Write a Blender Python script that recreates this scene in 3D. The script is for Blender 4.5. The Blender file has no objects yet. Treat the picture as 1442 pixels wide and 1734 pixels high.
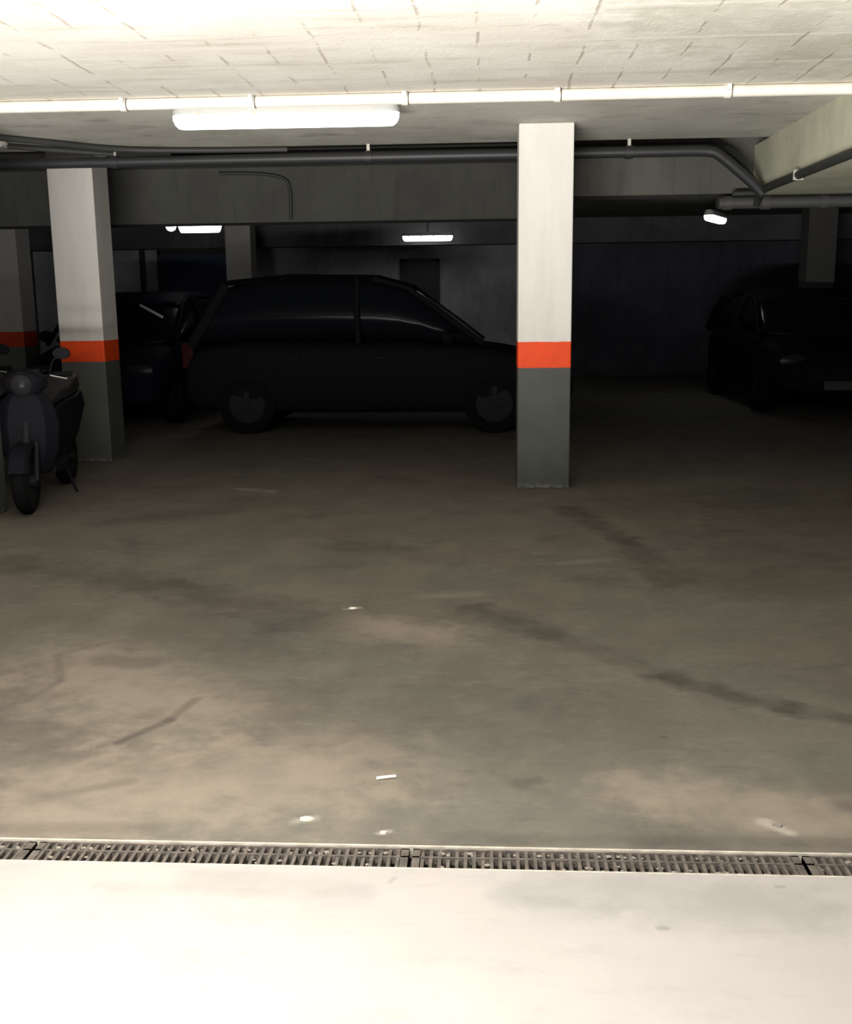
import bpy, bmesh, math, random
from mathutils import Vector, Matrix
random.seed(7)
S = bpy.context.scene
COL = S.collection
PI = math.pi

# ------------------------------------------------------------------ camera
FPX, PITCH, YAW, ROLL, EYE = 1801.2, .1959, .0595, -.0114, 1.40
cd = bpy.data.cameras.new('camera'); cam = bpy.data.objects.new('camera', cd); COL.objects.link(cam)
cy, sy, cp, sp = math.cos(YAW), math.sin(YAW), math.cos(PITCH), math.sin(PITCH)
fwd = Vector((-sy*cp, cy*cp, -sp)); rt = Vector((cy, sy, 0)); up = rt.cross(fwd)
c_, s_ = math.cos(ROLL), math.sin(ROLL)
r2 = c_*rt + s_*up; u2 = -s_*rt + c_*up
M = Matrix((r2, u2, -fwd)).transposed().to_4x4(); M.translation = (0, 0, EYE)
cam.matrix_world = M
cd.sensor_fit = 'VERTICAL'; cd.sensor_height = 24; cd.lens = FPX/1734*24; cd.clip_start = .02
S.camera = cam
# ------------------------------------------------------------------ view, world, lights
S.view_settings.view_transform = 'Standard'; S.view_settings.look = 'None'
S.view_settings.gamma = 1; S.view_settings.exposure = 0; S.view_settings.use_curve_mapping = False
W = bpy.data.worlds.new('world'); S.world = W; W.use_nodes = True
W.node_tree.nodes['Background'].inputs[0].default_value = (.6, .75, 1, 1)
W.node_tree.nodes['Background'].inputs[1].default_value = .6

def area(name, loc, look, sx, sy_, power, col, spread=180):
    l = bpy.data.lights.new(name, 'AREA'); l.shape = 'RECTANGLE'; l.size = sx; l.size_y = sy_
    l.energy = power; l.color = col; l.spread = math.radians(spread)
    o = bpy.data.objects.new(name, l); COL.objects.link(o); o.location = loc
    o.rotation_euler = (Vector(look)-Vector(loc)).to_track_quat('-Z', 'Y').to_euler()
    return o
DOOR_P, LOW_P, LAMP_P, NEAR_P, FAR_P = 60, 3250, 200, 9, 1.0
area('entrance_daylight', (-.6, -.9, 3.4), (-.6, 1.5, 0), 3.4, 1.6, DOOR_P, (1, .97, .93))
area('sunlit_threshold_daylight', (-1.35, -.6, .03), (-1.35, -.6, 3), 3.4, 1.6, LOW_P, (1, .975, .93))   # daylight thrown up from the sunlit ramp foot
area('entrance_lamp_light', (-.95, 1.40, 2.38), (-.95, 1.40, 0), 1.4, .12, LAMP_P, (1, .95, .89))
LAMP_EMIT = {'near': 5.0, 'far': 7, 'dim': 1.2}

# ------------------------------------------------------------------ helpers
def mat(name, col=(.5, .5, .5), rough=.7, metal=0, bump=0, bscale=40, var=0, vscale=6, emit=0, ecol=None, coat=0, spec=.5):
    m = bpy.data.materials.new(name); m.use_nodes = True; nt = m.node_tree; b = nt.nodes['Principled BSDF']
    b.inputs['Base Color'].default_value = (*col, 1); b.inputs['Roughness'].default_value = rough
    b.inputs['Metallic'].default_value = metal; b.inputs['Coat Weight'].default_value = coat; b.inputs['Specular IOR Level'].default_value = spec
    if emit:
        b.inputs['Emission Color'].default_value = (*(ecol or col), 1); b.inputs['Emission Strength'].default_value = emit
    tc = nt.nodes.new('ShaderNodeTexCoord')
    n = nt.nodes.new('ShaderNodeTexNoise'); n.inputs['Scale'].default_value = vscale; n.inputs['Detail'].default_value = 5
    nt.links.new(tc.outputs['Object'], n.inputs['Vector'])
    r = nt.nodes.new('ShaderNodeMapRange'); r.inputs[1].default_value = .3; r.inputs[2].default_value = .7
    r.inputs[3].default_value = 1-var; r.inputs[4].default_value = 1+var*.4
    nt.links.new(n.outputs[0], r.inputs[0])
    mx = nt.nodes.new('ShaderNodeVectorMath'); mx.operation = 'SCALE'; mx.inputs[0].default_value = col
    nt.links.new(r.outputs[0], mx.inputs['Scale']); nt.links.new(mx.outputs[0], b.inputs['Base Color'])
    if bump:
        n2 = nt.nodes.new('ShaderNodeTexNoise'); n2.inputs['Scale'].default_value = bscale; n2.inputs['Detail'].default_value = 6
        nt.links.new(tc.outputs['Object'], n2.inputs['Vector'])
        bp = nt.nodes.new('ShaderNodeBump'); bp.inputs['Strength'].default_value = bump; bp.inputs['Distance'].default_value = .01
        nt.links.new(n2.outputs[0], bp.inputs['Height']); nt.links.new(bp.outputs[0], b.inputs['Normal'])
    return m

def T(bm, vs, mtx):
    for v in vs: v.co = mtx @ v.co
def box(bm, x0, x1, y0, y1, z0, z1, mtx=None):
    vs = [bm.verts.new((x, y, z)) for z in (z0, z1) for y in (y0, y1) for x in (x0, x1)]
    for f in ((0, 2, 3, 1), (4, 5, 7, 6), (0, 1, 5, 4), (2, 6, 7, 3), (0, 4, 6, 2), (1, 3, 7, 5)):
        bm.faces.new([vs[i] for i in f])
    if mtx: T(bm, vs, mtx)
    return vs
def frame(d):
    d = d.normalized(); a = Vector((0, 0, 1)) if abs(d.z) < .9 else Vector((1, 0, 0))
    u = d.cross(a).normalized(); return u, u.cross(d).normalized()
def tube(bm, pts, r, n=12, caps=True):
    pts = [Vector(p) for p in pts]; rings = []
    rs = r if isinstance(r, (list, tuple)) else [r]*len(pts)
    u = None
    for i, p in enumerate(pts):
        d = (pts[min(i+1, len(pts)-1)]-pts[max(i-1, 0)]).normalized()
        if u is None: u, w = frame(d)
        else:
            u = (u-d*u.dot(d)).normalized(); w = u.cross(d).normalized()
        rings.append([bm.verts.new(p+rs[i]*(math.cos(2*PI*k/n)*u+math.sin(2*PI*k/n)*w)) for k in range(n)])
    for a, b in zip(rings, rings[1:]):
        for k in range(n): bm.faces.new((a[k], a[(k+1) % n], b[(k+1) % n], b[k]))
    if caps: bm.faces.new(rings[0][::-1]); bm.faces.new(rings[-1])
def curve_pts(ctrl, n=8):
    P = [Vector(p) for p in ctrl]; P = [2*P[0]-P[1]]+P+[2*P[-1]-P[-2]]; out = []
    for i in range(1, len(P)-2):
        for k in range(n):
            t = k/n; a, b, c, d = P[i-1:i+3]
            out.append(.5*((2*b)+(c-a)*t+(2*a-5*b+4*c-d)*t*t+(3*b-a-3*c+d)*t**3))
    out.append(P[-2]); return out
def lathe(bm, prof, n=24, axis='z', mtx=None, closed=False):
    rings = []; allv = []
    for r, h in prof:
        ring = []
        for k in range(n):
            a = 2*PI*k/n; c, s = r*math.cos(a), r*math.sin(a)
            co = {'z': (c, s, h), 'x': (h, c, s), 'y': (s, h, c)}[axis]
            ring.append(bm.verts.new(co))
        rings.append(ring); allv += ring
    pr = list(zip(rings, rings[1:]))
    if closed: pr.append((rings[-1], rings[0]))
    for a, b in pr:
        for k in range(n): bm.faces.new((a[k], a[(k+1) % n], b[(k+1) % n], b[k]))
    if not closed:
        bm.faces.new(rings[0][::-1]); bm.faces.new(rings[-1])
    if mtx: T(bm, allv, mtx)
def loft(bm, rings):
    R = [[bm.verts.new(p) for p in r] for r in rings]; n = len(R[0])
    for a, b in zip(R, R[1:]):
        for k in range(n): bm.faces.new((a[k], a[(k+1) % n], b[(k+1) % n], b[k]))
    bm.faces.new(R[0][::-1]); bm.faces.new(R[-1])
def obj(name, bm, m, parent=None, smooth=False, bevel=0, sub=0):
    bmesh.ops.recalc_face_normals(bm, faces=bm.faces)
    me = bpy.data.meshes.new(name); bm.to_mesh(me); bm.free(); me.materials.append(m)
    o = bpy.data.objects.new(name, me); COL.objects.link(o)
    if parent: o.parent = parent
    if bevel:
        b = o.modifiers.new('bevel', 'BEVEL'); b.width = bevel; b.segments = 2; b.limit_method = 'ANGLE'
    if sub:
        q = o.modifiers.new('sub', 'SUBSURF'); q.levels = sub; q.render_levels = sub
    if smooth:
        for p in me.polygons: p.use_smooth = True
        if not sub:
            me.set_sharp_from_angle(angle=math.radians(40))
    return o
def NB(): return bmesh.new()
def bobj(name, m, parent, *boxes, **k):
    bm = NB()
    for b in boxes: box(bm, *b)
    return obj(name, bm, m, parent, **k)
def tag(o, label, cat, group=None):
    o['label'] = label; o['category'] = cat
    if group: o['group'] = group
    return o
def struct(o, kind='structure'):
    o['kind'] = kind; return o
def thing(name, loc, label, cat, group=None, rz=0):
    o = bpy.data.objects.new(name, None); COL.objects.link(o); o.location = loc; o.rotation_euler.z = rz
    o.empty_display_size = .1
    return tag(o, label, cat, group)
def dup(root, loc, label, rz=0):
    r = root.copy(); COL.objects.link(r); r.location = loc; r.rotation_euler.z = rz; r['label'] = label
    for ch in list(root.children):
        c = ch.copy(); COL.objects.link(c); c.parent = r
        for g in list(ch.children):
            d = g.copy(); COL.objects.link(d); d.parent = c
    return r

# ------------------------------------------------------------------ node-built surface materials
class NT:
    def __init__(s, name, rough=.8):
        s.m = bpy.data.materials.new(name); s.m.use_nodes = True; s.t = s.m.node_tree; s.b = s.t.nodes['Principled BSDF']
        s.b.inputs['Roughness'].default_value = rough; s.b.inputs['Specular IOR Level'].default_value = .25
        tc = s.t.nodes.new('ShaderNodeTexCoord'); s.P = tc.outputs['Object']
        sx = s.t.nodes.new('ShaderNodeSeparateXYZ'); s.t.links.new(s.P, sx.inputs[0]); s.X, s.Y, s.Z = sx.outputs
    def set(s, sock, v):
        if isinstance(v, bpy.types.NodeSocket): s.t.links.new(v, sock)
        else: sock.default_value = v
    def math(s, op, a, b=0, c=None, clamp=False):
        n = s.t.nodes.new('ShaderNodeMath'); n.operation = op; n.use_clamp = clamp
        s.set(n.inputs[0], a); s.set(n.inputs[1], b)
        if c is not None: s.set(n.inputs[2], c)
        return n.outputs[0]
    def noise(s, scale, detail=5, rough=.6, vec=None, stretch=None, dist=0):
        v = vec or s.P
        if stretch:
            mp = s.t.nodes.new('ShaderNodeMapping'); mp.inputs['Scale'].default_value = stretch; s.t.links.new(v, mp.inputs[0]); v = mp.outputs[0]
        n = s.t.nodes.new('ShaderNodeTexNoise'); n.inputs['Scale'].default_value = scale; n.inputs['Detail'].default_value = detail
        n.inputs['Roughness'].default_value = rough; n.inputs['Distortion'].default_value = dist; s.t.links.new(v, n.inputs['Vector']); return n.outputs[0]
    def rng(s, v, a, b, c=0, d=1):
        n = s.t.nodes.new('ShaderNodeMapRange'); n.interpolation_type = 'SMOOTHSTEP'
        s.set(n.inputs[0], v)
        for i, q in enumerate((a, b, c, d)): n.inputs[i+1].default_value = q
        return n.outputs[0]
    def mix(s, f, a, b):
        n = s.t.nodes.new('ShaderNodeMix'); n.data_type = 'RGBA'
        s.set(n.inputs[0], f)
        for i, q in ((6, a), (7, b)):
            s.set(n.inputs[i], (*q, 1) if isinstance(q, tuple) else q)
        return n.outputs[2]
    def seg(s, a, b, w0, w1):
        """1 near the line a-b on the ground, fading from w0 to w1 (metres)"""
        ax, ay = a; bx, by = b; L2 = (bx-ax)**2+(by-ay)**2
        px = s.math('SUBTRACT', s.X, ax); py = s.math('SUBTRACT', s.Y, ay)
        t = s.math('ADD', s.math('MULTIPLY', px, (bx-ax)/L2), s.math('MULTIPLY', py, (by-ay)/L2), clamp=True)
        dx = s.math('SUBTRACT', px, s.math('MULTIPLY', t, bx-ax)); dy = s.math('SUBTRACT', py, s.math('MULTIPLY', t, by-ay))
        d = s.math('SQRT', s.math('ADD', s.math('MULTIPLY', dx, dx), s.math('MULTIPLY', dy, dy)))
        wob = s.math('MULTIPLY', s.math('SUBTRACT', s.noise(9, 4), .5), w1*1.5)
        return s.math('MULTIPLY', s.rng(s.math('ADD', d, wob), w0, w1, 1, 0), s.rng(s.noise(5.5, 5, .65), .36, .58, .65, 1.1))
    def bump(s, h, st, dist=.01):
        n = s.t.nodes.new('ShaderNodeBump'); n.inputs['Strength'].default_value = st; n.inputs['Distance'].default_value = dist
        s.t.links.new(h, n.inputs['Height']); s.t.links.new(n.outputs[0], s.b.inputs['Normal'])
    def out(s, c): s.set(s.b.inputs['Base Color'], c); return s.m

def floor_material():
    n = NT('worn_concrete_floor', .78)
    big = n.rng(n.noise(.8, 4, .55), .38, .62); mid = n.rng(n.noise(3.2, 5, .6, stretch=(1, .7, 1)), .35, .65)
    fine = n.rng(n.noise(26, 6, .7), .3, .7)
    c = n.mix(big, (.110, .103, .082), (.112, .094, .073))
    c = n.mix(n.math('MULTIPLY', mid, .45), c, (.165, .150, .116))
    c = n.mix(n.math('MULTIPLY', n.rng(n.noise(1.7, 5, .6, stretch=(1, 1.3, 1), dist=.4), .54, .70), .5), c, (.060, .057, .051))
    c = n.mix(n.math('MULTIPLY', fine, .22), c, (.068, .065, .056))
    c = n.mix(n.math('MULTIPLY', n.rng(n.noise(7, 6, .75, stretch=(.8, 1.6, 1)), .52, .70), .35), c, (.195, .175, .138))
    c = n.mix(n.math('MULTIPLY', n.rng(n.noise(11, 5, .7, stretch=(.5, 1.5, 1)), .56, .70), .35), c, (.055, .050, .042))
    # warm pale patches, widest on the left
    for a, b, w in (((-1.15, 2.8), (-.5, 3.0), .5), ((-1.6, 3.9), (-1.1, 3.5), .5), ((-.2, 4.35), (-.6, 4.5), .25), ((.45, 2.9), (.9, 2.75), .25)):
        c = n.mix(n.math('MULTIPLY', n.seg(a, b, w*.1, w), .5), c, (.27, .222, .168))
    for a, b, w, k in (((-1.9, 7.95), (-1.65, 7.85), .10, .35), ((.40, 5.62), (.68, 5.72), .07, .15), ((-.66, 4.73), (-.60, 4.75), .03, .6),
                       ((-.52, 2.68), (-.48, 2.70), .035, .55), ((-.29, 2.62), (-.27, 2.63), .02, .5), ((.75, 2.72), (.80, 2.66), .03, .5), ((-.3, 4.95), (-.05, 5.0), .08, .15)):
        c = n.mix(n.math('MULTIPLY', n.seg(a, b, .0, w), k), c, (.40, .37, .31))
    # tyre marks, cracks, old stains; broad far-right segments paint in the dimmer light
    for a, b, w, k in (((-.07, 4.75), (.24, 4.40), .16, .55), ((.24, 4.40), (.71, 3.83), .13, .3), ((.66, 3.86), (1.03, 3.55), .10, .6), ((1.03, 3.55), (1.5, 3.32), .09, .5),
                       ((.54, 7.19), (.81, 6.19), .16, .5), ((.81, 6.19), (.92, 5.2), .15, .35),
                       ((-1.05, 3.58), (-1.09, 3.38), .03, .35), ((-1.09, 3.38), (-1.20, 3.19), .035, .5), ((-1.08, 2.90), (-1.28, 2.80), .045, .3), ((-1.75, 4.05), (-1.62, 3.75), .03, .3), ((-1.62, 3.75), (-1.66, 3.55), .025, .25),
                       ((-1.6, 5.1), (-.75, 4.5), .28, .4), ((-2.6, 5.6), (-1.7, 5.15), .3, .35), ((-.8, 4.1), (-1.3, 4.6), .18, .2),
                       ((-1.55, 4.0), (-1.35, 3.95), .10, .35), ((.57, 3.29), (.575, 3.29), .02, .6), ((.10, 2.92), (.14, 2.95), .05, .4), ((1.0, 2.82), (1.04, 2.80), .06, .4),
                       ((-2.5, 6.7), (-1.8, 7.1), .2, .3), ((-.45, 3.55), (.05, 3.35), .5, .22), ((1.3, 5.5), (2.2, 7.2), .9, .3), ((.9, 7.2), (1.9, 7.6), .6, .25), ((-1.2, 4.3), (-.9, 3.9), .35, .15), ((-.9, 6.0), (-.5, 5.9), .2, .3), ((-.1, 2.6), (1.5, 2.62), .05, .3), ((-1.6, 2.6), (-.9, 2.63), .05, .25)):
        c = n.mix(n.math('MULTIPLY', n.seg(a, b, w*.15, w), k), c, (.038, .032, .026))
    n.bump(n.noise(60, 6, .7), .25, .006)
    return n.out(c)
def apron_material():
    n = NT('pale_concrete_apron', .7)
    c = n.mix(n.rng(n.noise(2.2, 5), .35, .65), (.335, .308, .285), (.312, .292, .270))
    c = n.mix(n.math('MULTIPLY', n.rng(n.noise(6, 6, .7, stretch=(.6, 2, 1)), .5, .72), .45), c, (.25, .24, .22))
    for a, b, w, k in (((.10, 2.34), (.75, 2.30), .16, .45), ((-.75, 2.37), (-.3, 2.33), .06, .3), ((.385, 2.2), (.40, 2.2), .012, .8), ((.695, 2.385), (.71, 2.385), .012, .7), ((-.24, 2.37), (-.23, 2.39), .012, .5), ((-.95, 2.33), (-.4, 2.30), .035, .25), ((.1, 2.31), (.3, 2.27), .03, .3)):
        c = n.mix(n.math('MULTIPLY', n.seg(a, b, w*.2, w), k), c, (.20, .20, .175))
    n.bump(n.noise(70, 6, .7), .2, .005)
    return n.out(c)
def block_ceiling_material():
    n = NT('whitewashed_block_ceiling', .85)
    wx = n.math('ADD', n.X, n.math('MULTIPLY', n.math('SUBTRACT', n.noise(2.5, 3), .5), .05))
    def joint(v, pitch, off, w):
        f = n.math('FRACT', n.math('DIVIDE', n.math('ADD', v, off), pitch))
        return n.rng(n.math('MULTIPLY', n.math('ABSOLUTE', n.math('SUBTRACT', f, .5)), pitch), w*.3, w, 1, 0)
    jx = joint(wx, .262, .18+2.62, .011); jy = joint(n.Y, .60, .18, .03)
    jx = n.math('MULTIPLY', jx, n.rng(n.noise(3, 4), .46, .62))
    c = n.mix(n.rng(n.noise(1.6, 5), .35, .65), (.80, .765, .69), (.72, .67, .59))
    c = n.mix(n.math('MULTIPLY', n.rng(n.noise(3, 6, .7, stretch=(.35, 2.4, 1)), .5, .7), .5), c, (.43, .41, .33))
    # greyer patch over the right side
    dp = n.seg((1.15, 5.2), (2.4, 6.3), .2, .95)
    c = n.mix(n.math('MULTIPLY', dp, .45), c, (.36, .35, .26))
    c = n.mix(n.math('MULTIPLY', jy, .55), c, (.78, .75, .68))
    c = n.mix(n.math('MULTIPLY', jx, .55), c, (.30, .24, .18))
    n.bump(n.math('ADD', n.noise(30, 6, .7), n.math('MULTIPLY', jx, -1.5)), .35, .01)
    return n.out(c)
def raw_concrete(name, c1, c2, stripes=0, dark=(.12, .11, .09)):
    n = NT(name, .88)
    c = n.mix(n.rng(n.noise(1.8, 5), .35, .65), c1, c2)
    c = n.mix(n.math('MULTIPLY', n.rng(n.noise(2.6, 6, .7, stretch=(.8, 1.5, 1) if not stripes else (4, 4, .5)), .5, .75), .5), c, dark)
    n.bump(n.noise(35, 6, .7), .3, .01)
    return n.out(c)
def pillar_material(name, z1, z2, tint=1.0):
    n = NT(name, .55)
    wob = n.math('ADD', n.Z, n.math('MULTIPLY', n.math('SUBTRACT', n.noise(14, 3), .5), .008))
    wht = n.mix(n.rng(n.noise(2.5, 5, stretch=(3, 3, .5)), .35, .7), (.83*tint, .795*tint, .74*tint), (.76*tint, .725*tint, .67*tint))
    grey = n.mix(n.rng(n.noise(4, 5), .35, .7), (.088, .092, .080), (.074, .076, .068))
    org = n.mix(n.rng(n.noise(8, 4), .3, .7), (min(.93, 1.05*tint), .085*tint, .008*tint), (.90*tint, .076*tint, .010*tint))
    c = n.mix(n.math('GREATER_THAN', wob, z1), grey, org)
    c = n.mix(n.math('GREATER_THAN', wob, z2), c, wht)
    sc = n.math('MULTIPLY', n.rng(n.Z, .0, .05, 1, 0), n.rng(n.noise(20, 4), .4, .6))
    c = n.mix(n.math('MULTIPLY', sc, .6), c, (.30, .29, .25))
    n.bump(n.noise(45, 5, .6), .15, .005)
    return n.out(c)

M_floor = floor_material(); M_apron = apron_material(); M_block = block_ceiling_material()
M_flatbeam = raw_concrete('grey_flat_beam', (.60, .585, .52), (.50, .485, .43))
M_front = raw_concrete('darkened_front_soffit', (.12, .115, .105), (.095, .09, .085))  # unseen front ceiling, darkened to cut light bounced onto the floor
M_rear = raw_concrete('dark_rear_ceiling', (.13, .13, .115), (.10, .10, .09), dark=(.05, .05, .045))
M_beam = raw_concrete('raw_beam_concrete', (.085, .085, .073), (.07, .069, .062), 1, (.04, .04, .035))
M_beamR = raw_concrete('pale_right_beam', (.62, .62, .47), (.52, .51, .39), 1, (.30, .30, .20))  # paler tone than the other lowered beams
M_beamD = raw_concrete('dark_cross_beam', (.115, .112, .098), (.095, .092, .082), 1, (.05, .05, .042))  # dark tone, slightly lighter than the raw beams
M_wall = raw_concrete('dim_painted_wall', (.12, .122, .13), (.09, .092, .10), 1, (.05, .05, .055))
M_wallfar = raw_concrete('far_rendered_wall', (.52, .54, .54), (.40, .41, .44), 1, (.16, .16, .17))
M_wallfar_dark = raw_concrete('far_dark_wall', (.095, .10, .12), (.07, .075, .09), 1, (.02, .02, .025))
M_whitepipe = mat('white_painted_pipe', (.80, .76, .67), .35, 0, .1, 30, .12, 5)
M_clip = mat('pipe_clip', (.55, .52, .46), .5, .2, 0, 0, .1)
M_rubber_ring = mat('coupling_gasket', (.16, .14, .12), .7)
M_greypipe = mat('grey_pvc_pipe', (.028, .028, .030), .5, 0, 0, 0, .12)
M_sewer = mat('mid_grey_pipe', (.07, .07, .068), .5)
M_darkpipe = mat('dark_conduit', (.035, .036, .032), .6, 0, 0, 0, .1)
M_house = mat('lamp_housing_grey', (.52, .52, .50), .45)
M_rust = mat('dusty_galvanised_iron', (.11, .092, .075), .75, .1, .4, 120, .5, 30)
M_edge = mat('frame_rail_dusty', (.50, .45, .37), .6, .1, .3, 80, .35, 20)
M_channel = mat('dirty_channel', (.045, .038, .030), .95, 0, .5, 60, .4, 20)
M_dust = mat('pale_grit', (.22, .19, .155), .95, 0, .5, 150, .2, 60)
M_flake = mat('pale_flake', (.50, .45, .37), .8)
M_paper = mat('white_paper', (.85, .78, .66), .7)
M_black = mat('black_plastic', (.010, .010, .012), .6, spec=.05)
M_tyre = mat('tyre_rubber', (.008, .008, .008), .9, 0, .3, 90, spec=.05)
M_chrome = mat('dull_chrome', (.55, .55, .57), .3, 1)
M_alloy = mat('dull_dark_alloy', (.02, .02, .022), .6, .2, spec=.1)
M_glass = mat('dark_car_glass', (.006, .007, .009), .2, spec=.06)
M_lens = mat('headlamp_lens', (.02, .021, .023), .3, spec=.12)
M_red = mat('red_lens', (.035, .004, .004), .4, spec=.1)
M_plate = mat('dusty_blank_plate', (.06, .06, .06), .6, spec=.1)
M_seat = mat('black_vinyl', (.015, .015, .016), .5, 0, .15, 60)

# ------------------------------------------------------------------ the setting
ZC = 2.63
X0, X1, YF, YB = -8.5, 7.5, 20.0, -5.0
struct(bobj('floor', M_floor, None, (X0, X1, 2.555, YF, -.25, 0)))
o = struct(bobj('floor_apron', M_apron, None, (X0, X1, YB, 2.435, -.25, .004)))
c = bobj('trench', M_channel, None, (X0, X1, 2.435, 2.555, -.25, -.13)); struct(c)
struct(bobj('ceiling', M_block, None, (X0, X1, 4.2, 6.95, ZC, ZC+.35)))
struct(bobj('unseen_ceiling_front', M_front, None, (X0, X1, .8, 4.2, ZC-.02, ZC+.35)))
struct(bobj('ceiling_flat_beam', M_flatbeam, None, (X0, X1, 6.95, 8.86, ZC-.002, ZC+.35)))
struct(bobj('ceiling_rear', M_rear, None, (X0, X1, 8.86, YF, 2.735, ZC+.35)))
struct(bobj('wall_left', M_wall, None, (X0-.2, X0, .6, YF, -.25, 3)))
struct(bobj('wall_right', M_wall, None, (X1, X1+.2, .6, YF, -.25, 3)))
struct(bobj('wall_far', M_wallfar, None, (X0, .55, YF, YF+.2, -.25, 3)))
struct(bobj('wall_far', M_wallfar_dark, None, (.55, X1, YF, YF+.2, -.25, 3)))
bw = bobj('wall_back', M_wall, None, (X0, -3.4, .6, .8, -.25, 3), (1.8, X1, .6, .8, -.25, 3), (-3.4, 1.8, .6, .8, 2.5, 3)); struct(bw)
# lowered beams
struct(bobj('trim_1', M_beam, None, (-8.5, .42, 11.05, 11.45, 2.20, 2.735)))
struct(bobj('trim_2', M_beamD, None, (.42, 2.22, 9.36, 9.75, 2.25, 2.735)))
struct(bobj('trim_3', M_beamR, None, (2.20, 3.3, 3.2, 9.36, 2.222, ZC)))
struct(bobj('trim_4', M_beam, None, (2.22, 7.5, 9.36, 9.75, 2.20, 2.735)))
struct(bobj('trim_5', M_wall, None, (-8.5, 7.5, 18.5, 18.9, 2.33, 2.735)))

# ------------------------------------------------------------------ pillars
Mp_main = pillar_material('pillar_paint_main', .905, 1.095, .91)
Mp_dim = pillar_material('pillar_paint_dim', .90, 1.085, .74)  # same pillar paint, toned down for the weaker light on the left
Mp_far_shade = pillar_material('pillar_paint_far_shade', .90, 1.085, .36)  # same paint darkened, distant gloom put into its colour
Mp_deep_shade = pillar_material('pillar_paint_deep_shade', .90, 1.085, .10)  # darkest copy of the paint, deep shade put into the colour
PG = 'painted concrete pillars'
def pillar(x0, x1, y0, y1, z1, m, label):
    bm = NB(); box(bm, -(x1-x0)/2, (x1-x0)/2, -(y1-y0)/2, (y1-y0)/2, 0, z1)
    o = obj('concrete_pillar', bm, m, None, bevel=.008); o.location = ((x0+x1)/2, (y0+y1)/2, 0)
    return tag(o, label, 'pillar', PG)
pillar(.2175, .6085, 7.957, 8.36, ZC-.002, Mp_main, 'brightly lit white pillar with orange band and grey foot, right of the lamp')
pillar(-3.811, -3.411, 9.39, 9.78, 2.735, Mp_dim, 'dimmer white pillar with orange band and grey foot, left, behind the grey pipe')
pillar(-3.73, -3.335, 6.72, 7.09, ZC-.002, Mp_dim, 'grey-footed pillar cut off by the left photo edge beside the scooter')
pillar(-4.10, -3.70, 16.9, 17.3, 2.735, Mp_far_shade, 'small distant pale pillar right of the far left lamp above the car roof')
pillar(-6.08, -5.68, 12.9, 13.3, 2.735, Mp_far_shade, 'dark pillar with faint orange band at far left, behind the near left pillar')
pillar(4.55, 4.95, 15.9, 16.3, 2.735, Mp_deep_shade, 'faint pillar in the dark at far right above the parked cars')

# ------------------------------------------------------------------ drain
DR = thing('drain_surround', (0, 2.495, 0), 'long pale metal edging rails of the floor drain crossing the concrete', 'drain frame')
bobj('rail', M_edge, DR, (X0+.05, X1-.05, .052, .060, -.03, .003))
bobj('rail', M_edge, DR, (X0+.05, X1-.05, -.060, -.054, -.03, .004))
def grate(idx, x, label):
    g = thing('drain_grate', (x, 2.495, 0), label, 'drain grate', 'iron drain grates set end to end')
    r = random.Random(idx*13+5); bm = NB(); L = .985
    for y0, y1 in ((-.053, -.045), (.045, .0515), (.006, .013)):
        box(bm, 0, L, y0, y1, -.022, -.002)
    n = 44
    for k in range(n+1):
        xx = k*(L-.009)/n
        box(bm, xx, xx+.009, -.046, .046, -.020, -.003 if r.random() > .15 else -.006)
    box(bm, 0, .02, -.05, .05, -.022, -.002); box(bm, L-.02, L, -.05, .05, -.022, -.002)
    obj('grid', bm, M_rust, g)
    bm = NB()   # grit lodged in the slots
    for k in range(r.randint(40, 60)):
        px = r.uniform(.03, L-.03); py = r.choice([.03, .03, .03, -.02, -.04])+r.uniform(-.008, .008); s = r.uniform(.003, .008)
        ret = bmesh.ops.create_icosphere(bm, subdivisions=1, radius=s)['verts']
        for v in ret: v.co = Vector((v.co.x*r.uniform(.9, 1.8)+px, v.co.y+py, v.co.z*.5-.006))
    o = obj('lodged_grit', bm, M_dust, g); o['kind'] = 'stuff'
    return g
names = ['iron grate section at the left photo edge, filled with grit', 'blackest iron grate section just left of the picture middle', 'iron grate section just right of the picture middle', 'iron grate section reaching the right photo edge']
for k, xk in enumerate((-2.185, -1.19, -.195, .80)): grate(k, xk, names[k])

# ------------------------------------------------------------------ pipes
def straight(name, pts, r, m, label, cat='pipe', smooth=True):
    root = thing(name, pts[0], label, cat); bm = NB(); p0 = Vector(pts[0])
    tube(bm, [Vector(p)-p0 for p in pts], r, 16); obj('pipe_run', bm, m, root, smooth=True)
    return root
P1y = lambda x: 6.73+.0*x
root = straight('ceiling_pipe', [(-8.4, 6.74, 2.595), (7.4, 6.74, 2.595)], .034, M_whitepipe, 'long white painted pipe clipped along the ceiling in front of the lamp')
for x in (-5.3, -4.2, -3.2, -2.22, -1.43, -.50, .41, 1.41, 2.5, 3.5):
    bm = NB(); lx = x+8.4
    lathe(bm, [(.040, lx-.018), (.040, lx+.018)], 18, 'x'); obj('coupling', bm, M_whitepipe, root, smooth=True)
    bm = NB(); lathe(bm, [(.0375, lx+.018), (.0375, lx+.026)], 18, 'x'); obj('gasket', bm, M_rubber_ring, root, smooth=True)
    bobj('clip', M_whitepipe, root, (lx-.014, lx+.014, -.062, -.034, .0, .034), (lx-.014, lx+.014, -.05, .05, .022, .035), bevel=.004)
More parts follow.
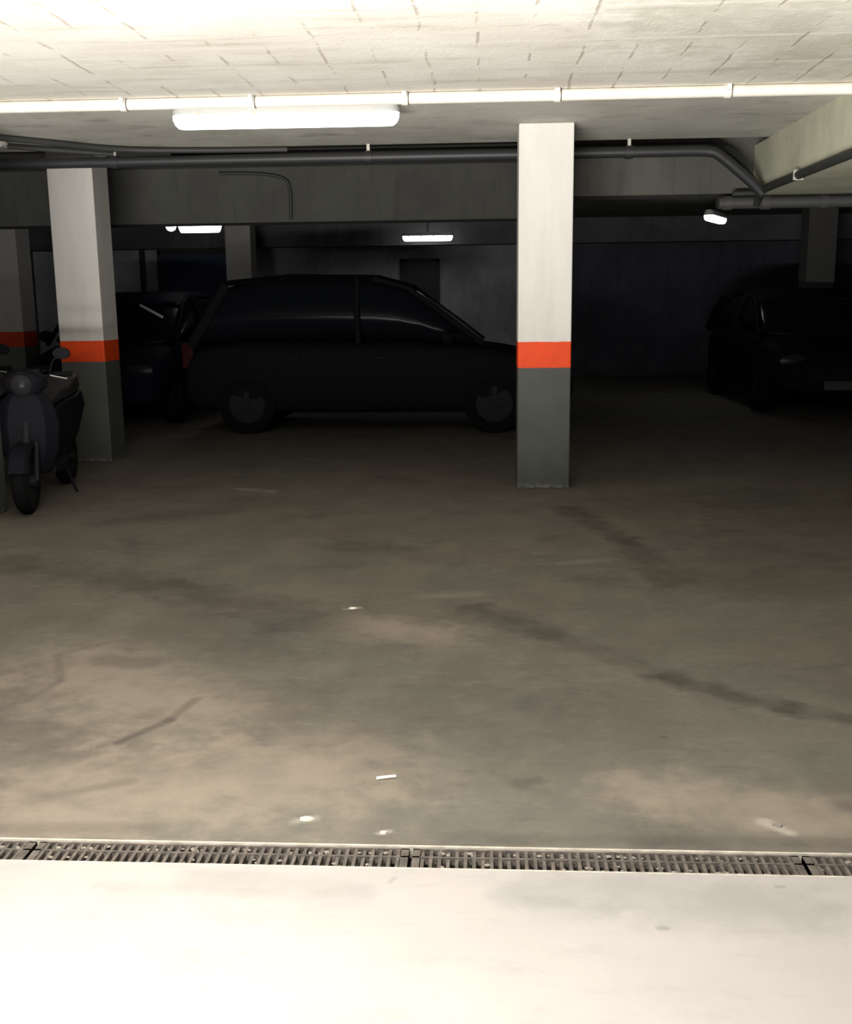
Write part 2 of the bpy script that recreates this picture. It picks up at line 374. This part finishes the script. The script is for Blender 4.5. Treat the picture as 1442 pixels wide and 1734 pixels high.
# second run
pts = [(-8.4, 8.80, 2.525), (1.60, 8.80, 2.525)] + [tuple(p) for p in curve_pts([(1.70, 8.80, 2.522), (1.80, 8.80, 2.49), (2.05, 8.84, 2.30), (2.16, 8.86, 2.20)], 5)]
root = straight('ceiling_pipe', pts, .042, M_greypipe, 'long dark grey pipe running behind the lamp and bending down at the right')
for x in (-5.1, -3.0, -.95, 1.1):
    bm = NB(); lx = x+8.4; lathe(bm, [(.051, lx-.03), (.051, lx+.03)], 18, 'x'); obj('coupling', bm, M_greypipe, root, smooth=True)
    bobj('clip', M_clip, root, (lx-.012, lx+.012, -.012, .012, .042, .10))
# conduit beside it
root = straight('conduit', [(-2.6, 9.02, 2.60), (1.72, 9.02, 2.60)] + [tuple(p) for p in curve_pts([(1.82, 9.02, 2.59), (1.98, 9.03, 2.50), (2.14, 9.05, 2.32)], 5)], .02, M_darkpipe, 'thin black conduit just above the grey pipe bending down at the right', 'conduit')
# pipe along the lower edge of the right beam
root = straight('ceiling_pipe', [(2.165, 3.3, 2.235), (2.165, 8.75, 2.235)] + [tuple(p) for p in curve_pts([(2.17, 8.9, 2.232), (2.19, 9.1, 2.21), (2.2, 9.2, 2.15)], 5)], .030, M_darkpipe, 'black pipe along the lower edge of the pale beam at upper right')
for y in (4.5, 6.2, 7.9): bobj('clip', M_clip, root, (-.034, .034, y-3.3-.01, y-3.3+.01, -.034, .034))
root = straight('ceiling_pipe', [(1.90, 9.25, 2.165), (7.4, 9.25, 2.165)], .048, M_sewer, 'thick grey pipe under the right-hand beams near the far right lamp')
for x in (1.97, 2.28, 2.75, 4.2):
    bm = NB(); lx = x-1.90; lathe(bm, [(.058, lx-.035), (.058, lx+.035)], 18, 'x'); obj('coupling', bm, M_sewer, root, smooth=True)
bobj('clip', M_clip, root, (.85, .88, -.01, .01, .04, .10)); bobj('clip', M_clip, root, (2.4, 2.43, -.01, .01, .04, .10))
root = straight('ceiling_pipe', [(2.0, 9.20, 2.235), (7.4, 9.20, 2.235)], .022, M_darkpipe, 'thin black pipe above the thick grey pipe at the right')
# cable crossing the ceiling at the left edge
root = straight('ceiling_cable', [tuple(p) for p in curve_pts([(-4.4, 6.9, 2.60), (-3.9, 7.55, 2.60), (-3.35, 8.15, 2.60), (-2.9, 8.6, 2.595), (-2.3, 8.78, 2.60), (-1.6, 8.82, 2.60)], 8)], .022, M_darkpipe, 'black cable curving over the ceiling in the upper left corner', 'cable')
root = straight('ceiling_cable', [tuple(p) for p in curve_pts([(-4.6, 7.4, 2.59), (-4.0, 8.0, 2.59), (-3.5, 8.45, 2.59), (-3.0, 8.75, 2.58)], 8)], .018, M_darkpipe, 'second black cable just below the curving one at the upper left', 'cable')
root = straight('conduit', [tuple(p) for p in curve_pts([(-2.7, 11.02, 2.68), (-2.3, 11.02, 2.67), (-2.05, 11.02, 2.62), (-1.99, 11.02, 2.5), (-1.99, 11.02, 2.22)], 6)], .016, M_darkpipe, 'thin conduit dropping down the face of the far beam', 'conduit')
root = straight('drain_pipe', [(-6.40, 19.92, 2.7), (-6.40, 19.92, 1.2)], .05, M_darkpipe, 'vertical dark pipe on the far wall behind the left pillar')
bm = NB(); lathe(bm, [(.06, 0), (.07, .02), (.06, .05), (.03, .06)], 16)
sd = thing('junction_box', (-3.62, 8.06, 2.56), 'small pale box on the ceiling at the left photo edge', 'junction box')
bobj('lid', M_clip, sd, (-.045, .045, -.045, .045, -.012, .0)); obj('case', bm, M_clip, sd, smooth=True)

# ------------------------------------------------------------------ lamps
def lamp(name, L, key, label, loc, rz=0, col=(1, .97, .93), w=.075, h=1.0):
    em = mat('tube_glow_'+key, (.9, .9, .88), .4, emit=LAMP_EMIT[key], ecol=col)
    r = thing(name, loc, label, 'lamp', 'fluorescent ceiling lamps', rz)
    def stadium(hw, hy, k, z):
        pts = []
        for i in range(8): a = -PI/2+PI*i/7; pts.append((hw-hy+hy*math.cos(a), hy*math.sin(a), z))
        for i in range(8): a = PI/2+PI*i/7; pts.append((-(hw-hy)+hy*math.cos(a), hy*math.sin(a), z))
        return pts
    bm = NB(); loft(bm, [stadium(L/2, w, 0, .012), stadium(L/2, w, 0, .035), stadium(L/2-.02, w*.72, 0, .075), stadium(L/2-.02, w*.7, 0, .08)])
    obj('housing', bm, M_house, r, smooth=True)
    bm = NB(); loft(bm, [stadium(L/2-.004, w*.96, 0, .014), stadium(L/2-.006, w*.97, 0, -.015*h), stadium(L/2-.02, w*.85, 0, -.045*h), stadium(L/2-.04, w*.55, 0, -.062*h)])
    obj('diffuser', bm, em, r, smooth=True)
    for x in [L*(-.5+(k+.5)/4) for k in range(4)]:
        bobj('latch', M_clip, r, (x-.012, x+.012, -w-.006, -w+.002, .0, .03)); bobj('latch', M_clip, r, (x-.012, x+.012, w-.002, w+.006, .0, .03))
    return r
lamp('fluorescent_lamp', 1.44, 'near', 'large glowing fluorescent lamp on the ceiling behind the white pipe', (-1.27, 6.98, 2.545), .012)
lamp('fluorescent_lamp', .84, 'far', 'distant glowing lamp above the dark door, near the middle', (-1.0, 18.1, 2.44), 0, w=.08, h=1.1)
lamp('fluorescent_lamp', .60, 'far', 'distant glowing lamp between the left pillar and the small far pillar', (-3.90, 14.7, 2.45), 0, w=.09, h=1.7)
lamp('fluorescent_lamp', .9, 'far', 'short-looking glowing lamp at the far right, seen nearly end on', (3.05, 15.0, 2.45), math.radians(66), (.9, .95, 1), w=.07, h=.9)
lamp('fluorescent_lamp', 1.4, 'dim', 'lamp over the entrance apron in front of the drain', (-.95, 1.40, 2.50), 0)
b = thing('bulkhead_lamp', (-4.30, 14.7, 2.45), 'tiny round glowing lamp touching the left end of the far left lamp', 'lamp')
bm = NB(); lathe(bm, [(.02, -.085), (.055, -.065), (.075, -.02), (.075, .03)], 18); obj('globe', bm, mat('globe_glow', (.9, .9, .9), .4, emit=1.4), b, smooth=True)
bm = NB(); lathe(bm, [(.082, .03), (.082, .07), (.03, .09)], 18); obj('base', bm, M_house, b, smooth=True)
# hangers from the higher rear ceiling
for (x, y, z0) in ((-1.0, 18.1, 2.52), (-3.90, 14.7, 2.53), (3.05, 15.0, 2.53), (-4.30, 14.7, 2.53)):
    o = bobj('lamp_hanger', M_darkpipe, None, (-.012, .012, -.012, .012, 0, 2.735-z0)); o.location = (x, y, z0)
    tag(o, {-1.0: 'short rod holding the middle distant lamp', -3.90: 'short rod holding the far left lamp', 3.05: 'short rod holding the far right lamp', -4.30: 'short rod holding the tiny round lamp'}[x], 'lamp hanger')

# ------------------------------------------------------------------ far wall features
d = thing('door_1', (-1.25, 19.96, 0), 'dark door in the far wall', 'door'); struct(d)
bobj('door_leaf', mat('far_door_paint', (.02, .022, .027), .5), d, (-.30, .30, -.03, .02, 0, 2.1)); bobj('door_frame', M_darkpipe, d, (-.36, -.30, -.05, .03, 0, 2.16), (.30, .36, -.05, .03, 0, 2.16), (-.36, .36, -.05, .03, 2.1, 2.16)); bobj('door_handle', M_chrome, d, (.2, .26, -.07, -.03, 1.0, 1.03))
d = thing('door_2', (-5.2, 19.96, 0), 'blue door in the far wall', 'door'); struct(d)
bobj('door_leaf', mat('blue_door_paint', (.03, .045, .10), .5), d, (-.85, .85, -.03, .02, 0, 2.3)); bobj('door_frame', M_darkpipe, d, (-.92, -.85, -.05, .03, 0, 2.37), (.85, .92, -.05, .03, 0, 2.37), (-.92, .92, -.05, .03, 2.3, 2.37)); bobj('door_handle', M_chrome, d, (.7, .78, -.07, -.03, 1.0, 1.03))

# ------------------------------------------------------------------ cars
def arch_cut(o, cuts):
    """subtract wheel-arch cylinders from the body and keep the result as plain mesh"""
    cs = []
    for (x, y0, y1, z, r) in cuts:
        bm = NB(); lathe(bm, [(r, y0), (r, y1)], 32, 'y', Matrix.Translation((x, 0, z)))
        c = obj('cut', bm, M_black); cs.append(c)
        b = o.modifiers.new('b', 'BOOLEAN'); b.operation = 'DIFFERENCE'; b.object = c; b.solver = 'EXACT'
    bpy.context.view_layer.update()
    dg = bpy.context.evaluated_depsgraph_get()
    me = bpy.data.meshes.new_from_object(o.evaluated_get(dg)); o.modifiers.clear(); o.data = me
    for c in cs: bpy.data.objects.remove(c)
def car(paint, L=4.2, Wd=1.76, H=1.62, label='', loc=(0, 0, 0), rz=0, tall=1.0):
    """car with its nose towards +x"""
    root = thing('parked_car', loc, label, 'car', 'dark parked cars', rz)
    hw = Wd/2; a = L/2; fw, rw = a-.86, -a+.72; R = .315
    # lower body : (x, belt z, half width, bottom z)
    st = [(-a, .62, hw*.80, .36), (-a+.05, .88, hw*.90, .27), (-a+.25, .98, hw*.97, .22), (-a+.9, 1.0, hw, .20), (-.2, .98, hw, .20), (a-1.45, .97, hw, .20),
          (a-.95, .93, hw*.99, .20), (a-.45, .84, hw*.95, .22), (a-.12, .70, hw*.86, .25), (a, .55, hw*.74, .34)]
    rings = []
    for x, zb, w, z0 in st:
        m = (zb+z0)/2
        half = [(0, zb+.015), (w*.55, zb+.012), (w*.86, zb-.015), (w*.97, zb-.09), (w, m+.05), (w*.99, m-.12), (w*.95, z0+.05), (w*.80, z0), (0, z0)]
        rings.append([(x, y, z) for y, z in half]+[(x, -y, z) for y, z in half[-2:0:-1]])
    bm = NB(); loft(bm, rings); body = obj('body', bm, paint, root, sub=2)
    arch_cut(body, [(fw, hw-.27, hw+.3, R, R+.06), (fw, -hw-.3, -hw+.27, R, R+.06), (rw, hw-.27, hw+.3, R, R+.06), (rw, -hw-.3, -hw+.27, R, R+.06)])
    for p in body.data.polygons: p.use_smooth = True
    body.data.set_sharp_from_angle(angle=math.radians(35))
    # greenhouse
    Hr = H; g = [(-a+.10, .93, .96, .84), (-a+.22, .93, Hr-.26, .80), (-a+.50, .93, Hr-.06, .74), (-a+1.2, .93, Hr, .72), (a-2.15, .93, Hr-.02, .72), (a-1.75, .93, Hr-.13, .73), (a-1.25, .93, 1.17, .78), (a-.95, .90, .95, .80)]
    rings = []
    for x, z0, z1, k in g:
        w0 = hw*.93; w1 = hw*k
        rings.append([(x, w0, z0), (x, (w0+w1)/2+.02, (z0+z1)/2), (x, w1, z1-.03), (x, w1*.85, z1), (x, -w1*.85, z1), (x, -w1, z1-.03), (x, -(w0+w1)/2-.02, (z0+z1)/2), (x, -w0, z0)])
    bm = NB(); loft(bm, rings); obj('windows', bm, M_glass, root, smooth=True, sub=1)
    # roof skin
    rr = []
    for x, z0, z1, k in g[2:6]:
        w1 = hw*k
        rr.append([(x, w1+.012, z1-.05), (x, w1*.86, z1+.012), (x, 0, z1+.022), (x, -w1*.86, z1+.012), (x, -w1-.012, z1-.05), (x, -w1*.86, z1-.02), (x, 0, z1-.015), (x, w1*.86, z1-.02)])
    bm = NB(); loft(bm, rr); obj('roof', bm, paint, root, smooth=True)
    for s in (1, -1):
        yb = lambda k, e=0: s*(hw*k+.012+e)
        bm = NB()
        tube(bm, [(a-.98, yb(.90), .94), (a-1.28, yb(.84), 1.17), (a-1.78, yb(.735), H-.15), (a-2.15, yb(.72), H-.05)], .028, 8); obj('front_pillar', bm, paint, root, smooth=True)
        bm = NB(); tube(bm, [(-.18, yb(.95), .96), (-.20, yb(.84, .02), (1+H)/2-.03), (-.20, yb(.73), H-.05)], .03, 8); obj('door_pillar', bm, M_black, root, smooth=True)
        bm = NB(); tube(bm, [(-a+.12, yb(.90), .95), (-a+.26, yb(.86), 1.16), (-a+.50, yb(.75), H-.10)], .06, 8); obj('rear_pillar', bm, paint, root, smooth=True)
        bm = NB(); lathe(bm, [(.02, -.06), (.075, -.05), (.09, 0), (.06, .05), (.02, .07)], 12, 'x', Matrix.Translation((a-1.35, s*(hw+.09), 1.02)) @ Matrix.Diagonal((1, 1.15, .8, 1))); obj('wing_mirror', bm, paint, root, smooth=True)
        bobj('door_handle', M_black, root, (.0, .15, s*hw-.012, s*hw+.022, .80, .825)); bobj('door_handle', M_black, root, (-.95, -.80, s*hw-.012, s*hw+.022, .80, .825))
        bm = NB(); lathe(bm, [(.02, -.05), (.10, -.02), (.11, .03), (.04, .07)], 16, 'x', Matrix.Translation((a-.17, s*hw*.66, .66)) @ Matrix.Diagonal((1.0, 1.5, .75, 1))); obj('headlamp', bm, M_lens, root, smooth=True)
        bobj('tail_lamp', M_red, root, (-a-.002, -a+.13, s*hw*.74-.10, s*hw*.74+.08, .70, .98), bevel=.02)
        for wx in (fw, rw):
            bm = NB(); prof = [(.20, -.09), (.27, -.10), (.305, -.085), (R, -.05), (R, .05), (.305, .085), (.27, .10), (.20, .09)]
            lathe(bm, prof, 32, 'y', None, closed=True); wh = obj('wheel', bm, M_tyre, root, smooth=True); wh.location = (wx, s*(hw-.105), R)
            bm = NB(); lathe(bm, [(.205, -.07), (.205, .07)], 28, 'y', None); 
            for k in range(5):
                aa = 2*PI*k/5; box(bm, -.03, .03, s*.072-.008 if s > 0 else -.08, s*.072+.008 if s > 0 else -.064, .03, .195, Matrix.Rotation(aa, 4, 'Y'))
            lathe(bm, [(.05, s*.06), (.045, s*.088)], 14, 'y'); obj('rim', bm, M_alloy, wh, smooth=True, bevel=.003)
    bobj('grille', M_black, root, (a-.055, a+.006, -.42, .42, .42, .53), bevel=.01)
    bobj('number_plate', M_plate, root, (a+.004, a+.014, -.26, .26, .33, .43)); bobj('number_plate', M_plate, root, (-a-.012, -a+.02, -.26, .26, .62, .73))
    return root
paint_black = mat('black_car_paint', (.011, .011, .0125), .6, spec=.01)
paint_navy = mat('navy_car_paint', (.008, .010, .018), .6, spec=.01)
paint_grey = mat('charcoal_car_paint', (.008, .008, .010), .6, spec=.01)
car(paint_black, 4.25, 1.78, 1.69, 'black car parked sideways in the dark left of the bright pillar', (-1.20, 12.25, 0), 0)
navy = car(paint_navy, 4.1, 1.74, 1.55, 'dark blue car facing forward behind the dim left pillar', (-4.50, 13.75, 0), -PI/2)
bm = NB(); tube(bm, [(.45, .17, 1.386), (.73, .523, 1.243)], .016, 8); o = obj('windscreen_glint', bm, mat('pale_glint_strip', (.8, .8, .8), .4), navy, smooth=True); o['label'] = 'pale strip standing in for a lamp reflection'  # pale strip added in place of a lamp reflection on the windscreen
car(paint_grey, 4.1, 1.74, 1.50, 'charcoal car barely visible at the right photo edge', (4.15, 14.7, 0), -PI/2)

# ------------------------------------------------------------------ scooters
def scooter(loc, rz, label, paint):
    """front wheel towards -y, origin under the front wheel"""
    r = thing('motor_scooter', loc, label, 'scooter', 'parked scooters', rz)
    def wheel(y, R, w):
        bm = NB(); lathe(bm, [(R*.66, -w*.4), (R*.85, -w*.5), (R*.97, -w*.3), (R, 0), (R*.97, w*.3), (R*.85, w*.5), (R*.66, w*.4)], 30, 'x', None, closed=True)
        o = obj('wheel', bm, M_tyre, r, smooth=True); o.location = (0, y, R)
        bm = NB(); lathe(bm, [(R*.68, -w*.3), (R*.68, w*.3)], 24, 'x'); lathe(bm, [(.04, -w*.7), (.04, w*.7)], 14, 'x'); obj('rim', bm, M_alloy, o, smooth=True)
    wheel(0, .225, .10); wheel(1.25, .225, .11)
    bm = NB(); rings = []
    for k in range(9):
        a = math.radians(20+k*19); R = .245; rings.append([(x, -R*math.cos(a)*rr, .225+R*math.sin(a)*rr) for x, rr in ((-.07, .96), (-.05, 1.06), (.05, 1.06), (.07, .96), (.045, 1.02), (-.045, 1.02))])
    loft(bm, rings); obj('front_fender', bm, paint, r, smooth=True)
    bm = NB()
    for s in (-1, 1): tube(bm, [(s*.07, 0, .225), (s*.065, .09, .48)], .017, 8)
    tube(bm, [(0, .07, .42), (0, .20, .86)], .028, 10); obj('fork', bm, M_alloy, r, smooth=True)
    bm = NB(); loft(bm, [[(-w, y0, z), (-w*.6, y0-.07, z), (w*.6, y0-.07, z), (w, y0, z), (w*.9, y0+.04, z), (-w*.9, y0+.04, z)] for w, y0, z in ((.13, .20, .26), (.20, .17, .42), (.215, .17, .60), (.18, .18, .74), (.11, .19, .82))])
    obj('leg_shield', bm, paint, r, smooth=True, bevel=.01)
    bm = NB(); loft(bm, [[(-w, y, z0), (w, y, z0), (w*1.02, y, z1), (-w*1.02, y, z1)] for y, w, z0, z1 in ((.22, .15, .24, .30), (.45, .17, .24, .29), (.62, .16, .24, .32))]); obj('footboard', bm, M_black, r, bevel=.01)
    bm = NB(); loft(bm, [[(-w*.8, y, z0), (w*.8, y, z0), (w, y, (z0+z1)/2), (w*.85, y, z1), (-w*.85, y, z1), (-w, y, (z0+z1)/2)] for y, w, z0, z1 in ((.60, .12, .28, .66), (.75, .17, .32, .71), (1.05, .19, .42, .72), (1.35, .16, .52, .74), (1.56, .08, .62, .74))]); obj('rear_body', bm, paint, r, smooth=True, bevel=.015)
    bm = NB(); loft(bm, [[(-w, y, z), (w, y, z), (w*.9, y, z+h), (-w*.9, y, z+h)] for y, w, z, h in ((.58, .08, .68, .05), (.75, .13, .71, .08), (1.0, .14, .72, .08), (1.15, .14, .73, .12), (1.45, .11, .745, .11), (1.54, .07, .75, .06))]); obj('seat', bm, M_seat, r, smooth=True, bevel=.02)
    bm = NB(); loft(bm, [[(w*math.cos(t), y0+.10*math.sin(t), z) for t in [2*PI*i/12 for i in range(12)]] for w, y0, z in ((.08, .18, .80), (.15, .18, .85), (.15, .19, .92), (.06, .20, .96))]); obj('handlebar_cowl', bm, paint, r, smooth=True)
    bm = NB(); lathe(bm, [(.065, .0), (.07, -.01), (.045, -.035), (.01, -.042)], 16, 'y', Matrix.Translation((0, .085, .87))); obj('headlamp', bm, M_lens, r, smooth=True)
    bm = NB(); tube(bm, curve_pts([(-.29, .27, .93), (-.20, .24, .93), (0, .20, .90), (.20, .24, .93), (.29, .27, .93)], 4), .012, 8); hb = obj('handlebar', bm, M_black, r, smooth=True)
    for s in (-1, 1):
        bm = NB(); tube(bm, [(s*.18, .235, .93), (s*.30, .275, .93)], .019, 10); obj('grip', bm, M_tyre, hb, smooth=True)
        bm = NB(); tube(bm, [(s*.17, .19, .925), (s*.28, .20, .90)], .007, 6); obj('brake_lever', bm, M_chrome, hb, smooth=True)
        m_ = NB(); tube(m_, curve_pts([(s*.16, .22, .93), (s*.19, .20, 1.02), (s*.24, .21, 1.06)], 4), .006, 6); mm = obj('mirror', m_, M_black, r, smooth=True)
        m_ = NB(); lathe(m_, [(.02, -.018), (.05, -.012), (.052, .008), (.045, .012)], 14, 'y', Matrix.Translation((s*.25, .215, 1.075)) @ Matrix.Diagonal((1.15, 1, .8, 1))); obj('mirror_head', m_, M_black, mm, smooth=True)
    bm = NB(); tube(bm, [(-.10, 1.0, .26), (-.17, 1.12, .27), (-.18, 1.45, .33)], [.02, .045, .04], 12); obj('exhaust', bm, M_alloy, r, smooth=True)
    for s in (-1, 1):
        bm = NB(); tube(bm, [(s*.10, .70, .26), (s*.16, .82, .008)], .011, 8); obj('stand_leg', bm, M_alloy, r, smooth=True)
    bobj('tail_lamp', M_red, r, (-.06, .06, 1.54, 1.585, .66, .71), bevel=.01)
    return r
scooter((-3.14, 6.98, 0), math.radians(10), 'black scooter beside the pillar at the left photo edge', mat('black_scooter_paint', (.008, .008, .011), .5, spec=.06))
scooter((-3.93, 7.75, 0), math.radians(4), 'second dark scooter standing further left, mostly hidden by the cut-off pillar', mat('grey_scooter_paint', (.014, .014, .018), .5, spec=.06))

# ------------------------------------------------------------------ litter
bm = NB(); tube(bm, [(-.027, -.007, .005), (.0, .0, .006), (.029, .010, .005)], .0048, 10)
o = obj('cigarette_end', bm, M_paper, smooth=True); o.location = (-.305, 2.95, 0); tag(o, 'thin white cigarette-like scrap lying on the floor behind the drain', 'litter')
def flake(x, y, s, label, m=M_paper):
    r = random.Random(int(abs(x*1000))); bm = NB(); n = 7
    ring = [(s*r.uniform(.6, 1)*math.cos(2*PI*k/n)*1.3, s*r.uniform(.6, 1)*math.sin(2*PI*k/n)) for k in range(n)]
    loft(bm, [[(a, b, .0) for a, b in ring], [(a*.9, b*.9, .004) for a, b in ring]])
    o = obj('litter_flake', bm, m); o.location = (x, y, .0005); tag(o, label, 'litter')
flake(-.50, 2.69, .018, 'pale flake on the floor left of the white scrap, near the drain', M_flake)
flake(-.28, 2.62, .010, 'tiny pale crumb just behind the drain in the middle', M_flake)
flake(-.63, 4.74, .017, 'white flake on the bare floor further back, left of the middle')
flake(.78, 2.70, .014, 'pale crumb behind the drain at the right', M_dust)
